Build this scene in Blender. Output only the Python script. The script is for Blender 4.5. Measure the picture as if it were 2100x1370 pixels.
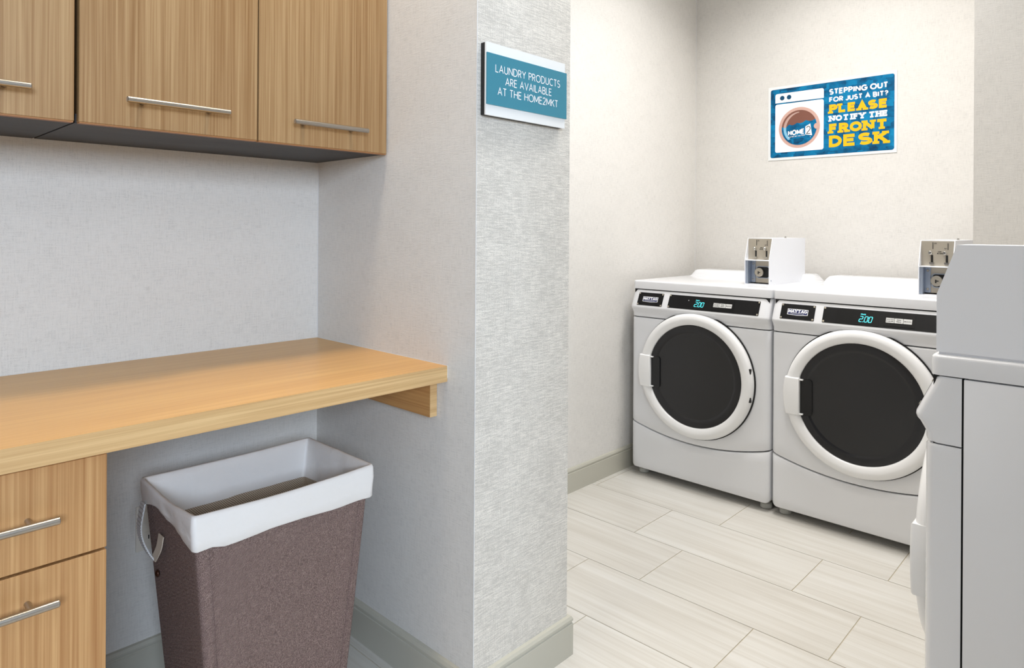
import bpy, bmesh, math, random
from mathutils import Vector, Matrix
random.seed(7)
for o in list(bpy.data.objects):
    bpy.data.objects.remove(o)
SC = bpy.context.scene
C = SC.collection
PI = math.pi

# ------------------------------------------------------------------ camera
IMW, IMH = 2100.0, 1370.0
F_PX, CX_PX, CY_PX = 1371.23, 1083.09, 473.58
YAW, PITCH, ROLL, CAM_H = 0.7487, -0.0006, 0.0063, 1.171
cam_d = bpy.data.cameras.new('camera')
cam = bpy.data.objects.new('camera', cam_d)
C.objects.link(cam)
SC.camera = cam
cam_d.sensor_fit = 'HORIZONTAL'
cam_d.sensor_width = 36.0
cam_d.lens = F_PX / IMW * 36.0
cam_d.shift_x = (IMW / 2 - CX_PX) / IMW
cam_d.shift_y = -(IMH / 2 - CY_PX) / IMW
cam_d.clip_start = 0.02
_c, _s = math.cos(YAW), math.sin(YAW)
_r0, _f0, _z = Vector((_c, _s, 0)), Vector((-_s, _c, 0)), Vector((0, 0, 1))
_F = _f0 * math.cos(PITCH) + _z * math.sin(PITCH)
_u0 = _z * math.cos(PITCH) - _f0 * math.sin(PITCH)
_R = _r0 * math.cos(ROLL) + _u0 * math.sin(ROLL)
_U = _u0 * math.cos(ROLL) - _r0 * math.sin(ROLL)
cam.matrix_world = Matrix(((_R.x, _U.x, -_F.x, 0), (_R.y, _U.y, -_F.y, 0), (_R.z, _U.z, -_F.z, CAM_H), (0, 0, 0, 1)))

# ------------------------------------------------------------------ world, exposure, lights
W = bpy.data.worlds.new('daylight')
SC.world = W
W.use_nodes = True
bg = W.node_tree.nodes['Background']
bg.inputs['Color'].default_value = (0.8, 0.88, 1.0, 1)
bg.inputs['Strength'].default_value = 0.3
SC.view_settings.view_transform = 'Standard'
SC.view_settings.look = 'None'
SC.view_settings.exposure = 0.0
SC.view_settings.gamma = 1.0
SC.view_settings.use_curve_mapping = False

# x, y, size x, size y, watts, colour (each sits in a ceiling fixture built below)
CEIL = 2.95
LAMPS = [(-1.20, 0.80, 0.25, 0.25, 10.5, (1.0, 0.86, 0.68)),
         (-0.97, 2.54, 0.50, 0.50, 23.5, (1.0, 0.98, 0.955)),
         (-0.75, 1.60, 0.40, 0.40, 8.0, (1.0, 0.98, 0.95))]
for (lx, ly, sx, sy, pw, col) in LAMPS:
    ld = bpy.data.lights.new('ceiling_lamp', 'AREA')
    ld.shape = 'RECTANGLE'; ld.size = sx; ld.size_y = sy
    ld.energy = pw; ld.color = col
    ld.spread = math.radians(128)          # recessed fittings: little light reaches the tops of the walls
    lo = bpy.data.objects.new('ceiling_lamp', ld)
    lo.location = (lx, ly, CEIL - 0.022)
    C.objects.link(lo)
# cool fill light from a window added in the unseen wall
ADDED_WIN = (2.60, -1.95, -0.35, 1.45, 2.45)      # wall x, y0, y1, z0, z1
wd = bpy.data.lights.new('window_daylight', 'AREA')
wd.shape = 'RECTANGLE'; wd.size = ADDED_WIN[4] - ADDED_WIN[3] - .1; wd.size_y = ADDED_WIN[2] - ADDED_WIN[1] - .1
wd.energy = 150.0; wd.color = (0.70, 0.83, 1.0)
wo = bpy.data.objects.new('window_daylight', wd)
wo.location = (ADDED_WIN[0] + .045, (ADDED_WIN[1] + ADDED_WIN[2]) / 2, (ADDED_WIN[3] + ADDED_WIN[4]) / 2)
wo.rotation_euler = (0, PI / 2, 0)
C.objects.link(wo)

# ------------------------------------------------------------------ helpers
def new_bm():
    return bmesh.new()

def obj(name, bm, mat, parent=None, org=None, smooth=None):
    me = bpy.data.meshes.new(name)
    if org is not None:
        bmesh.ops.translate(bm, verts=bm.verts, vec=-Vector(org))
    bm.normal_update()
    bm.to_mesh(me); bm.free()
    if smooth:
        for p in me.polygons: p.use_smooth = True
        me.set_sharp_from_angle(angle=math.radians(smooth))
    if mat: me.materials.append(mat)
    o = bpy.data.objects.new(name, me)
    C.objects.link(o)
    if parent: o.parent = parent
    return o

def thing(name, label, cat, loc=(0, 0, 0), rotz=0, group=None):
    o = bpy.data.objects.new(name, None)
    o.empty_display_size = 0.05
    C.objects.link(o)
    o.location = loc; o.rotation_euler = (0, 0, rotz)
    o['label'] = label; o['category'] = cat
    if group: o['group'] = group
    return o

def struct(name, bm, mat, parent=None, smooth=None, label=None):
    o = obj(name, bm, mat, parent, smooth=smooth)
    if not parent: o['kind'] = 'structure'
    if label: o['label'] = label
    return o

def box(bm, x0, x1, y0, y1, z0, z1, bev=0, seg=2):
    vs = [bm.verts.new(p) for p in ((x0, y0, z0), (x1, y0, z0), (x1, y1, z0), (x0, y1, z0), (x0, y0, z1), (x1, y0, z1), (x1, y1, z1), (x0, y1, z1))]
    fs = [bm.faces.new([vs[i] for i in f]) for f in ((3, 2, 1, 0), (4, 5, 6, 7), (0, 1, 5, 4), (1, 2, 6, 5), (2, 3, 7, 6), (3, 0, 4, 7))]
    if bev:
        es = list({e for f in fs for e in f.edges})
        bmesh.ops.bevel(bm, geom=es, offset=bev, segments=seg, profile=0.5, affect='EDGES')
    return bm

def bx(*a, **k):
    return box(bmesh.new(), *a, **k)

def frame_of(d):
    d = Vector(d).normalized()
    a = Vector((0, 0, 1)) if abs(d.z) < 0.9 else Vector((1, 0, 0))
    u = d.cross(a).normalized()
    return u, d.cross(u).normalized()

def tube(bm, pts, r, n=12, cap=True):
    pts = [Vector(p) for p in pts]
    rings = []
    for i, p in enumerate(pts):
        d = pts[min(i + 1, len(pts) - 1)] - pts[max(i - 1, 0)]
        u, v = frame_of(d)
        rr = r[i] if isinstance(r, (list, tuple)) else r
        rings.append([bm.verts.new(p + (u * math.cos(2 * PI * k / n) + v * math.sin(2 * PI * k / n)) * rr) for k in range(n)])
    for a, b in zip(rings, rings[1:]):
        for k in range(n):
            bm.faces.new((a[k], a[(k + 1) % n], b[(k + 1) % n], b[k]))
    if cap:
        bm.faces.new(rings[0][::-1]); bm.faces.new(rings[-1])
    bmesh.ops.recalc_face_normals(bm, faces=bm.faces)
    return bm

def bar_handle(bm, p0, p1, out, r=0.0062, inset=0.036):
    """round bar with two posts; out = vector from bar back to the face"""
    p0, p1, out = Vector(p0), Vector(p1), Vector(out)
    d = (p1 - p0).normalized()
    e = 0.0012
    tube(bm, [p0, p0 + d * e, p1 - d * e, p1], [r - e, r, r, r - e], 16)
    for q in (p0 + d * inset, p1 - d * inset):
        tube(bm, [q, q + out], r * 0.72, 10)
    return bm

def loft(bm, rings, close_bottom=False, close_top=False):
    vr = [[bm.verts.new(p) for p in r] for r in rings]
    n = len(vr[0])
    for a, b in zip(vr, vr[1:]):
        for k in range(n):
            bm.faces.new((a[k], a[(k + 1) % n], b[(k + 1) % n], b[k]))
    if close_bottom: bm.faces.new(vr[0][::-1])
    if close_top: bm.faces.new(vr[-1])
    return bm

def lathe_y(bm, prof, cx, cz, n=96, cap=False):
    """profile (radius, y) turned about the y axis through (cx, cz)"""
    rings = [[(cx + r * math.cos(2 * PI * k / n), y, cz + r * math.sin(2 * PI * k / n)) for k in range(n)] for r, y in prof]
    loft(bm, rings, close_top=cap)
    bmesh.ops.recalc_face_normals(bm, faces=bm.faces)
    return bm

def prism(bm, poly, fn, t0, t1):
    """poly in 2D, fn(a, b, t) -> point; extruded from t0 to t1"""
    A = [bm.verts.new(fn(a, b, t0)) for a, b in poly]
    B = [bm.verts.new(fn(a, b, t1)) for a, b in poly]
    n = len(poly)
    bm.faces.new(A); bm.faces.new(B[::-1])
    for k in range(n):
        bm.faces.new((A[k], B[k], B[(k + 1) % n], A[(k + 1) % n]))
    bmesh.ops.recalc_face_normals(bm, faces=bm.faces)
    return bm

def rrect(u0, u1, v0, v1, r, n=5):
    p = []
    for cx, cy, a in ((u1 - r, v0 + r, -90), (u1 - r, v1 - r, 0), (u0 + r, v1 - r, 90), (u0 + r, v0 + r, 180)):
        for k in range(n + 1):
            t = math.radians(a + 90 * k / n)
            p.append((cx + r * math.cos(t), cy + r * math.sin(t)))
    return p

def circ(cx, cy, r, n=48, a0=0, a1=360):
    return [(cx + r * math.cos(math.radians(a0 + (a1 - a0) * k / n)), cy + r * math.sin(math.radians(a0 + (a1 - a0) * k / n))) for k in range(n if a1 - a0 == 360 else n + 1)]

class Plane:
    """a printed face: u to the right, v up, n towards the viewer"""
    def __init__(s, o, u, v):
        s.o, s.u, s.v = Vector(o), Vector(u).normalized(), Vector(v).normalized()
        s.n = s.u.cross(s.v)
    def at(s, a, b, h=0):
        return s.o + s.u * a + s.v * b + s.n * h
    def slab(s, poly, h0, h1, bm=None):
        return prism(bm or bmesh.new(), poly, s.at, h0, h1)
    def flat(s, polys, h):
        bm = bmesh.new()
        for i, p in enumerate(polys):      # microscopic steps keep overlapping strokes from sharing a plane
            f = bm.faces.new([bm.verts.new(s.at(a, b, h + (i % 40) * 6e-6)) for a, b in p])
            f.normal_update()
            if f.normal.dot(s.n) < 0: f.normal_flip()
        return bm

# ------------------------------------------------------------------ a stroke alphabet for the signs
def _arc(cx, cy, rx, ry, a0, a1, n=14):
    return [(cx + rx * math.cos(math.radians(a0 + (a1 - a0) * k / n)), cy + ry * math.sin(math.radians(a0 + (a1 - a0) * k / n))) for k in range(n + 1)]
# glyph: width, strokes, serif ends (x, y 0 or 1)
G = {
 ' ': (0.34, [], []),
 'A': (0.76, [[(0, 0), (.38, 1), (.76, 0)], [(.13, .33), (.63, .33)]], [(0, 0), (.76, 0)]),
 'B': (0.58, [[(0, 0), (0, 1), (.28, 1)] + _arc(.28, .76, .26, .24, 90, -90) + [(0, .52)], [(0, .52), (.30, .52)] + _arc(.30, .26, .28, .26, 90, -90) + [(0, 0)]], []),
 'C': (0.72, [_arc(.42, .5, .42, .5, 50, 310, 24)], []),
 'D': (0.72, [[(0, 0), (0, 1), (.25, 1)] + _arc(.25, .5, .47, .5, 90, -90, 20) + [(0, 0)]], []),
 'E': (0.52, [[(.52, 1), (0, 1), (0, 0), (.52, 0)], [(0, .52), (.46, .52)]], []),
 'F': (0.50, [[(.50, 1), (0, 1), (0, 0)], [(0, .50), (.44, .50)]], [(0, 0)]),
 'G': (0.80, [_arc(.44, .5, .44, .5, 45, 330, 24) + [(.84, .46), (.46, .46)]], []),
 'H': (0.66, [[(0, 0), (0, 1)], [(.66, 0), (.66, 1)], [(0, .52), (.66, .52)]], [(0, 0), (0, 1), (.66, 0), (.66, 1)]),
 'I': (0.06, [[(.03, 0), (.03, 1)]], [(.03, 0), (.03, 1)]),
 'J': (0.40, [[(.40, 1), (.40, .24)] + _arc(.20, .24, .20, .24, 0, -170)], [(.40, 1)]),
 'K': (0.60, [[(0, 0), (0, 1)], [(.58, 1), (.02, .46)], [(.20, .62), (.62, 0)]], [(0, 0), (0, 1), (.56, 1), (.62, 0)]),
 'L': (0.46, [[(0, 1), (0, 0), (.46, 0)]], [(0, 1)]),
 'M': (0.84, [[(0, 0), (0, 1)], [(.84, 0), (.84, 1)], [(.02, .97), (.42, .16)], [(.82, .97), (.42, .16)]], [(0, 0), (.84, 0)]),
 'N': (0.72, [[(0, 0), (0, 1)], [(.72, 0), (.72, 1)], [(.02, .97), (.70, .03)]], [(0, 0), (0, 1), (.72, 1)]),
 'O': (0.92, [_arc(.46, .5, .46, .5, 90, 450, 32)], []),
 'P': (0.52, [[(0, 0), (0, 1), (.26, 1)] + _arc(.26, .74, .27, .26, 90, -90) + [(0, .48)]], [(0, 0)]),
 'R': (0.56, [[(0, 0), (0, 1), (.26, 1)] + _arc(.26, .74, .27, .26, 90, -90) + [(0, .48)], [(.24, .48), (.56, 0)]], [(0, 0), (.56, 0)]),
 'S': (0.54, [_arc(.27, .75, .25, .25, 40, 270, 16) + _arc(.27, .25, .27, .25, 90, -145, 16)[1:]], []),
 'T': (0.60, [[(0, 1), (.60, 1)], [(.30, 1), (.30, 0)]], [(.30, 0)]),
 'U': (0.64, [[(0, 1), (0, .32)] + _arc(.32, .32, .32, .32, 180, 360) + [(.64, 1)]], [(0, 1), (.64, 1)]),
 'V': (0.74, [[(0, 1), (.37, 0), (.74, 1)]], [(0, 1), (.74, 1)]),
 'W': (1.05, [[(0, 1), (.28, 0), (.525, .9), (.77, 0), (1.05, 1)]], []),
 'Y': (0.68, [[(0, 1), (.34, .46), (.68, 1)], [(.34, .46), (.34, 0)]], [(0, 1), (.68, 1), (.34, 0)]),
 '?': (0.46, [_arc(.23, .75, .23, .25, 165, -60, 14) + [(.23, .42), (.23, .28)], [(.23, .10), (.23, 0)]], []),
 '2': (0.54, [_arc(.27, .72, .26, .28, 165, -35, 14) + [(0, 0), (.54, 0)]], []),
 '5': (0.50, [[(.46, 1), (.08, 1), (.04, .56)] + _arc(.24, .32, .26, .32, 110, -145, 14)], []),
 '1': (0.22, [[(0, .8), (.2, 1), (.2, 0)]], []),
 '$': (0.5, [_arc(.25, .70, .23, .20, 40, 270, 12) + _arc(.25, .29, .25, .21, 90, -145, 12)[1:], [(.25, 0), (.25, 1)]], []),
 '&': (0.7, [[(.66, 0), (.16, .68)] + _arc(.30, .80, .18, .2, 200, -20, 10) + [(.06, .36)] + _arc(.28, .22, .26, .22, 160, 350, 10) + [(.62, .5)]], []),
}

def stroke_polys(pts, t):
    out = []
    h = t / 2
    P = [Vector(p).to_3d() for p in pts]
    P = [p for i, p in enumerate(P) if i == 0 or (p - P[i - 1]).length > 1e-7]
    closed = (P[0] - P[-1]).length < 1e-6
    L, R = [], []
    for i, p in enumerate(P):
        a = P[i - 1] if i else (P[-2] if closed else None)
        b = P[i + 1] if i < len(P) - 1 else (P[1] if closed else None)
        d1 = (p - a).normalized() if a is not None else None
        d2 = (b - p).normalized() if b is not None else None
        if d1 is None: d1 = d2
        if d2 is None: d2 = d1
        n1 = Vector((-d1.y, d1.x, 0)); n2 = Vector((-d2.y, d2.x, 0))
        m = n1 + n2
        if m.length < 1e-4: m = n1
        m.normalize()
        k = min(h / max(m.dot(n1), 0.3), h * 2.2)
        L.append(p + m * k); R.append(p - m * k)
    for i in range(len(P) - 1):
        out.append([(q.x, q.y) for q in (R[i], R[i + 1], L[i + 1], L[i])])
    return out

SLAB_W = {'T': 1.5, 'F': 1.25, 'E': 1.35, 'L': 1.4, 'P': 1.3, 'S': 1.45, 'R': 1.25, 'I': 1.0, 'N': 1.15, 'K': 1.2, 'Y': 1.2, 'H': 1.1}
def text_polys(s, h, t, width=None, track=0.16, slab=0.0, u0=0, v0=0, shear=0.0, wmul=1.0, rise=0.0, serif=1.9):
    """letters of height h, stroke t, left edge u0, baseline v0; stretched to width"""
    tt = t / h                       # stroke in letter heights
    adv, items = 0.0, []
    for ch in s:
        w, st, sf = G[ch]
        wm = wmul * (SLAB_W.get(ch, 1.0) if slab else 1.0)
        items.append((adv, wm, st, sf, w))
        adv += w * wm + track + (tt if ch != ' ' else 0)
        if slab and ch == 'I': adv += tt * 0.8; items[-1] = (adv - track - tt * 1.4, wm, st, sf, w)
    total = adv - track
    k = 1.0 if width is None else (width - t) / ((total - tt) * h)
    polys = []
    for a, wm, st, sf, w0 in items:
        m = lambda p: ((a + p[0] * wm) * h * k + t / 2, p[1] * (h - t) + t / 2)
        for pl in st:
            polys += stroke_polys([m(p) for p in pl], t)
        if slab:
            for (sx, sy) in sf:
                x, y = m((sx, sy))
                hw = t * serif / 2
                y0 = 0 if sy == 0 else h - slab
                polys.append([(x - hw, y0), (x + hw, y0), (x + hw, y0 + slab), (x - hw, y0 + slab)])
    W_ = total * h * k
    return [[(u0 + p[0] + shear * p[1], v0 + p[1] + rise * p[0]) for p in q] for q in polys]

# ------------------------------------------------------------------ materials
def srgb(r, g, b):
    f = lambda c: (c / 255) / 12.92 if c / 255 <= 0.04045 else ((c / 255 + 0.055) / 1.055) ** 2.4
    return (f(r), f(g), f(b), 1)

def base_mat(name, col, rough=0.5, metal=0.0, coat=0.0, spec=0.5, emit=None, es=0.0):
    m = bpy.data.materials.new(name); m.use_nodes = True
    b = m.node_tree.nodes['Principled BSDF']
    b.inputs['Base Color'].default_value = col
    b.inputs['Roughness'].default_value = rough
    b.inputs['Metallic'].default_value = metal
    b.inputs['Coat Weight'].default_value = coat
    b.inputs['Coat Roughness'].default_value = 0.08
    b.inputs['Specular IOR Level'].default_value = spec
    if emit:
        b.inputs['Emission Color'].default_value = emit
        b.inputs['Emission Strength'].default_value = es
    return m, m.node_tree, b

class NT:
    def __init__(s, nt): s.nt = nt
    def n(s, t, **k):
        o = s.nt.nodes.new(t)
        for a, v in k.items(): setattr(o, a, v)
        return o
    def l(s, a, b): s.nt.links.new(a, b)
    def coords(s, kind='Object'):
        return s.n('ShaderNodeTexCoord').outputs[kind]
    def map(s, vec, scale, loc=(0, 0, 0)):
        m = s.n('ShaderNodeMapping'); m.inputs['Scale'].default_value = scale; m.inputs['Location'].default_value = loc
        s.l(vec, m.inputs['Vector']); return m.outputs[0]
    def noise(s, vec, scale=1, detail=2, rough=0.5):
        m = s.n('ShaderNodeTexNoise'); m.inputs['Scale'].default_value = scale
        m.inputs['Detail'].default_value = detail; m.inputs['Roughness'].default_value = rough
        s.l(vec, m.inputs['Vector']); return m.outputs['Fac']
    def math(s, op, a, b=None, clamp=False):
        m = s.n('ShaderNodeMath', operation=op); m.use_clamp = clamp
        for i, v in enumerate((a, b)):
            if v is None: continue
            if isinstance(v, (int, float)): m.inputs[i].default_value = v
            else: s.l(v, m.inputs[i])
        return m.outputs[0]
    def ramp(s, f, stops):
        r = s.n('ShaderNodeValToRGB'); e = r.color_ramp.elements
        e[0].position, e[0].color = stops[0]; e[1].position, e[1].color = stops[-1]
        for p, c in stops[1:-1]:
            x = e.new(p); x.color = c
        s.l(f, r.inputs[0]); return r.outputs[0]
    def bump(s, h, strength, dist, bsdf):
        b = s.n('ShaderNodeBump'); b.inputs['Strength'].default_value = strength; b.inputs['Distance'].default_value = dist
        s.l(h, b.inputs['Height']); s.l(b.outputs[0], bsdf.inputs['Normal'])

def scale_rgb(c, k): return (c[0] * k, c[1] * k, c[2] * k, 1)

def linen(name, col, pitch=1.0, contrast=0.12, bump=0.35, hv=0.34):
    """woven wall covering: u runs along the wall, v is up"""
    m, nt, b = base_mat(name, col, 0.75, spec=0.25)
    t = NT(nt)
    sep = t.n('ShaderNodeSeparateXYZ'); t.l(t.coords(), sep.inputs[0])
    u = t.math('ADD', sep.outputs[0], sep.outputs[1])
    cmb = t.n('ShaderNodeCombineXYZ'); t.l(u, cmb.inputs[0]); t.l(sep.outputs[2], cmb.inputs[1])
    v = cmb.outputs[0]
    h1 = t.noise(t.map(v, (38 / pitch, 330 / pitch, 1)), 1, 3, 0.6)
    h2 = t.noise(t.map(v, (360 / pitch, 30 / pitch, 1), (5, 3, 0)), 1, 3, 0.6)
    h3 = t.noise(t.map(v, (420 / pitch, 420 / pitch, 1)), 1, 1, 0.5)
    big = t.noise(t.map(v, (9, 14, 1)), 1, 3, 0.6)
    s = t.math('ADD', t.math('MULTIPLY', h1, 0.34), t.math('ADD', t.math('MULTIPLY', h2, hv), t.math('ADD', t.math('MULTIPLY', h3, 0.22), t.math('MULTIPLY', big, 0.12))))
    c = t.ramp(s, [(0.36, scale_rgb(col, 1 - contrast * 1.5)), (0.5, col), (0.64, scale_rgb(col, 1 + contrast * 0.55))])
    t.l(c, b.inputs['Base Color'])
    t.bump(s, bump, 0.0025, b)
    return m

def wood(name, light, dark, axis, contrast=1.0, rough=0.42, scale=1.0, coat=0.0):
    """fine straight veneer, grain running along axis 0/1/2"""
    m, nt, b = base_mat(name, light, rough, coat=coat)
    t = NT(nt)
    co = t.coords()
    def sc(a, w):
        v = [a * scale] * 3; v[axis] = w; return tuple(v)
    f = t.noise(t.map(co, sc(260, 2.6)), 1, 2, 0.6)
    g = t.noise(t.map(co, sc(70, 1.0), (3, 8, 1)), 1, 3, 0.65)
    h = t.noise(t.map(co, sc(9, 0.6), (1, 2, 5)), 1, 2, 0.5)
    s = t.math('ADD', t.math('MULTIPLY', f, 0.42), t.math('ADD', t.math('MULTIPLY', g, 0.40), t.math('MULTIPLY', h, 0.18)))
    mid = tuple((light[i] + dark[i]) / 2 for i in range(3)) + (1,)
    w = 0.16 / contrast
    c = t.ramp(s, [(0.5 - w, dark), (0.5, mid), (0.5 + w * 0.8, light)])
    t.l(c, b.inputs['Base Color'])
    t.bump(s, 0.10, 0.0006, b)
    return m

M = {}
M['linen_room'] = linen('linen_wallcover', srgb(221, 218, 213))
M['linen_partition'] = linen('coarse_linen_wallcover', srgb(234, 229, 220), 1.25, 0.21, 0.7, 0.14)  # same wallcover as the room; end-face lighting painted as bolder, paler ribs
M['paint_ceiling'], _, _ = base_mat('ceiling_paint', srgb(232, 230, 226), 0.8)
M['dark_paint'], _, _ = base_mat('charcoal_wall_paint', srgb(92, 90, 88), 0.7)  # unseen walls made dark to cut bounced light on the near machine
M['base_paint'], _, _ = base_mat('baseboard_paint', srgb(186, 183, 170), 0.38)
M['trim_white'], _, _ = base_mat('white_trim_paint', srgb(235, 236, 238), 0.5)
M['bead'], _, _ = base_mat('corner_bead', srgb(222, 222, 222), 0.6)
M['oak_v'] = wood('oak_veneer_upright', srgb(172, 141, 100), srgb(132, 95, 54), 2, 1.15)  # same oak as the drawers, darkened so the doors look less lit
M['oak_dv'] = wood('oak_veneer_drawer', srgb(202, 158, 106), srgb(162, 112, 64), 2, 1.15)
M['oak_top'] = wood('oak_laminate_top', srgb(226, 178, 107), srgb(206, 152, 84), 1, 0.9, 0.33, 0.8)
M['oak_edge'] = wood('oak_laminate_edge', srgb(222, 188, 136), srgb(186, 144, 94), 1, 1.0, 0.4, 0.9)
M['oak_x'] = wood('oak_veneer_bracket', srgb(206, 158, 98), srgb(178, 126, 70), 0, 0.9)
M['oak_rim'], _, _ = base_mat('door_edge_band', srgb(158, 108, 62), 0.5)
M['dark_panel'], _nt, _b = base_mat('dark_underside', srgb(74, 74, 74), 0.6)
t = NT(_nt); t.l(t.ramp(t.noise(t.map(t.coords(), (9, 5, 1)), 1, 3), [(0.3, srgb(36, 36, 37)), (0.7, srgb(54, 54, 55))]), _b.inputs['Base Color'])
M['steel'], _nt, _b = base_mat('brushed_steel', srgb(176, 170, 162), 0.30, 1.0)
M['enamel'], _, _ = base_mat('white_enamel', srgb(229, 230, 233), 0.24, coat=0.35)
M['door_plastic'], _, _ = base_mat('white_door_plastic', srgb(240, 240, 240), 0.28, coat=0.15)
M['box_paint'], _, _ = base_mat('white_powder_coat', srgb(236, 238, 243), 0.42)
M['chassis'], _, _ = base_mat('black_gap', srgb(14, 14, 15), 0.7)
M['rubber'], _, _ = base_mat('black_rubber', srgb(20, 20, 21), 0.55)
M['glass'], _, _ = base_mat('smoked_glass', srgb(38, 38, 40), 0.16, spec=0.38)
M['glass_in'], _, _ = base_mat('smoked_glass_centre', srgb(45, 45, 46), 0.22, spec=0.35)
M['recess'], _, _ = base_mat('handle_recess', srgb(13, 15, 18), 0.18)
M['panel_black'], _, _ = base_mat('black_panel', srgb(15, 15, 16), 0.5, spec=0.2)
M['display'], _, _ = base_mat('display_window', srgb(12, 12, 13), 0.45, spec=0.2)
M['digits'], _, _ = base_mat('cyan_digits', srgb(60, 200, 215), 0.5, emit=srgb(95, 235, 240), es=0.9)
M['chrome'], _, _ = base_mat('chrome', srgb(205, 203, 198), 0.22, 1.0)
M['zinc'], _nt, _b = base_mat('zinc_plate', srgb(164, 174, 190), 0.42, 0.75)
M['plate'], _, _ = base_mat('brushed_coin_plate', srgb(186, 178, 164), 0.45, 0.55)
M['lock'], _, _ = base_mat('lock_face', srgb(190, 183, 170), 0.35, 0.8)
M['print_black'], _, _ = base_mat('black_print', srgb(25, 24, 24), 0.6)
M['print_white'], _, _ = base_mat('white_print', srgb(244, 245, 247), 0.65, spec=0.2)
M['print_navy'], _, _ = base_mat('navy_print', srgb(38, 44, 92), 0.4)
M['print_grey'], _, _ = base_mat('grey_print', srgb(205, 205, 203), 0.5)
M['foot'], _, _ = base_mat('grey_foot', srgb(190, 190, 184), 0.5)
M['brass_screw'], _, _ = base_mat('screw_head', srgb(196, 190, 176), 0.3, 0.9)
M['teal'], _, _ = base_mat('teal_acrylic', srgb(60, 134, 155), 0.3)
M['sign_white'], _, _ = base_mat('white_sign_face', srgb(234, 235, 234), 0.65, spec=0.2)
M['sign_black'], _, _ = base_mat('black_sign_back', srgb(18, 18, 19), 0.5)
M['yellow'], _, _ = base_mat('yellow_print', srgb(248, 186, 30), 0.65, spec=0.2)
M['pink'], _, _ = base_mat('pink_print', srgb(206, 168, 156), 0.65, spec=0.2)
M['pale_pink'], _, _ = base_mat('pale_pink_print', srgb(190, 158, 148), 0.5)
M['pale_blue'], _, _ = base_mat('pale_blue_print', srgb(130, 190, 220), 0.5)
M['brown'], _, _ = base_mat('brown_print', srgb(126, 84, 72), 0.65, spec=0.2)
M['dk_blue'], _, _ = base_mat('dark_blue_print', srgb(18, 72, 106), 0.65, spec=0.2)
def blue_print():
    m, nt, b = base_mat('mottled_blue_print', srgb(0, 120, 170), 0.65, spec=0.2)
    t = NT(nt)
    co = t.coords()
    vo = t.n('ShaderNodeTexVoronoi', distance='CHEBYCHEV', feature='F1')
    vo.inputs['Scale'].default_value = 1
    t.l(t.map(co, (26, 1, 40)), vo.inputs['Vector'])
    sp = t.n('ShaderNodeSeparateColor'); t.l(vo.outputs['Color'], sp.inputs[0])
    n1 = t.noise(t.map(co, (14, 1, 20)), 1, 4, 0.65)
    s = t.math('ADD', t.math('MULTIPLY', sp.outputs[0], 0.30), t.math('MULTIPLY', n1, 0.70))
    t.l(t.ramp(s, [(0.25, srgb(4, 50, 84)), (0.42, srgb(0, 92, 136)), (0.55, srgb(0, 112, 160)), (0.75, srgb(10, 132, 180))]), b.inputs['Base Color'])
    return m
M['blue'] = blue_print()
def tile_mat():
    m, nt, b = base_mat('striated_porcelain', srgb(214, 209, 200), 0.34)
    t = NT(nt)
    oi = t.n('ShaderNodeObjectInfo')
    va = t.n('ShaderNodeVectorMath', operation='ADD')
    cm = t.n('ShaderNodeCombineXYZ')
    t.l(t.math('MULTIPLY', oi.outputs['Random'], 37.0), cm.inputs[0]); t.l(t.math('MULTIPLY', oi.outputs['Random'], 91.0), cm.inputs[1])
    t.l(t.coords(), va.inputs[0]); t.l(cm.outputs[0], va.inputs[1])
    a = t.noise(t.map(va.outputs[0], (1.1, 42, 1)), 1, 4, 0.6)
    c = t.noise(t.map(va.outputs[0], (2.2, 170, 1), (4, 9, 0)), 1, 3, 0.6)
    d = t.noise(t.map(va.outputs[0], (2.0, 7, 1), (2, 5, 0)), 1, 2, 0.5)
    s = t.math('ADD', t.math('MULTIPLY', a, 0.5), t.math('ADD', t.math('MULTIPLY', c, 0.25), t.math('MULTIPLY', d, 0.25)))
    s = t.math('ADD', s, t.math('MULTIPLY', t.math('SUBTRACT', oi.outputs['Random'], 0.5), 0.05))
    t.l(t.ramp(s, [(0.34, srgb(192, 187, 178)), (0.46, srgb(202, 198, 190)), (0.54, srgb(208, 205, 198)), (0.68, srgb(216, 214, 209))]), b.inputs['Base Color'])
    t.bump(a, 0.05, 0.001, b)
    return m
M['tile'] = tile_mat()
M['grout'], _, _ = base_mat('grout', srgb(184, 174, 152), 0.85)
def hamper_mat():
    m, nt, b = base_mat('brown_woven_fabric', srgb(96, 76, 72), 0.85, spec=0.2)
    t = NT(nt)
    sep = t.n('ShaderNodeSeparateXYZ'); t.l(t.coords(), sep.inputs[0])
    u = t.math('ADD', sep.outputs[0], sep.outputs[1])
    cmb = t.n('ShaderNodeCombineXYZ'); t.l(u, cmb.inputs[0]); t.l(sep.outputs[2], cmb.inputs[1])
    w1 = t.n('ShaderNodeTexWave', bands_direction='DIAGONAL'); w1.inputs['Scale'].default_value = 95
    w1.inputs['Distortion'].default_value = 3.5; w1.inputs['Detail'].default_value = 2; w1.inputs['Detail Scale'].default_value = 3
    t.l(t.map(cmb.outputs[0], (1.0, -2.2, 1)), w1.inputs['Vector'])
    n1 = t.noise(t.map(cmb.outputs[0], (520, 640, 1)), 1, 2, 0.6)
    s = t.math('ADD', t.math('MULTIPLY', w1.outputs['Fac'], 0.5), t.math('MULTIPLY', n1, 0.5))
    t.l(t.ramp(s, [(0.25, srgb(70, 54, 52)), (0.52, srgb(118, 97, 92)), (0.80, srgb(184, 162, 154))]), b.inputs['Base Color'])
    t.bump(s, 0.5, 0.002, b)
    return m
M['hamper'] = hamper_mat()
M['liner'], _nt, _b = base_mat('white_liner_cloth', srgb(235, 232, 229), 0.5)
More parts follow.
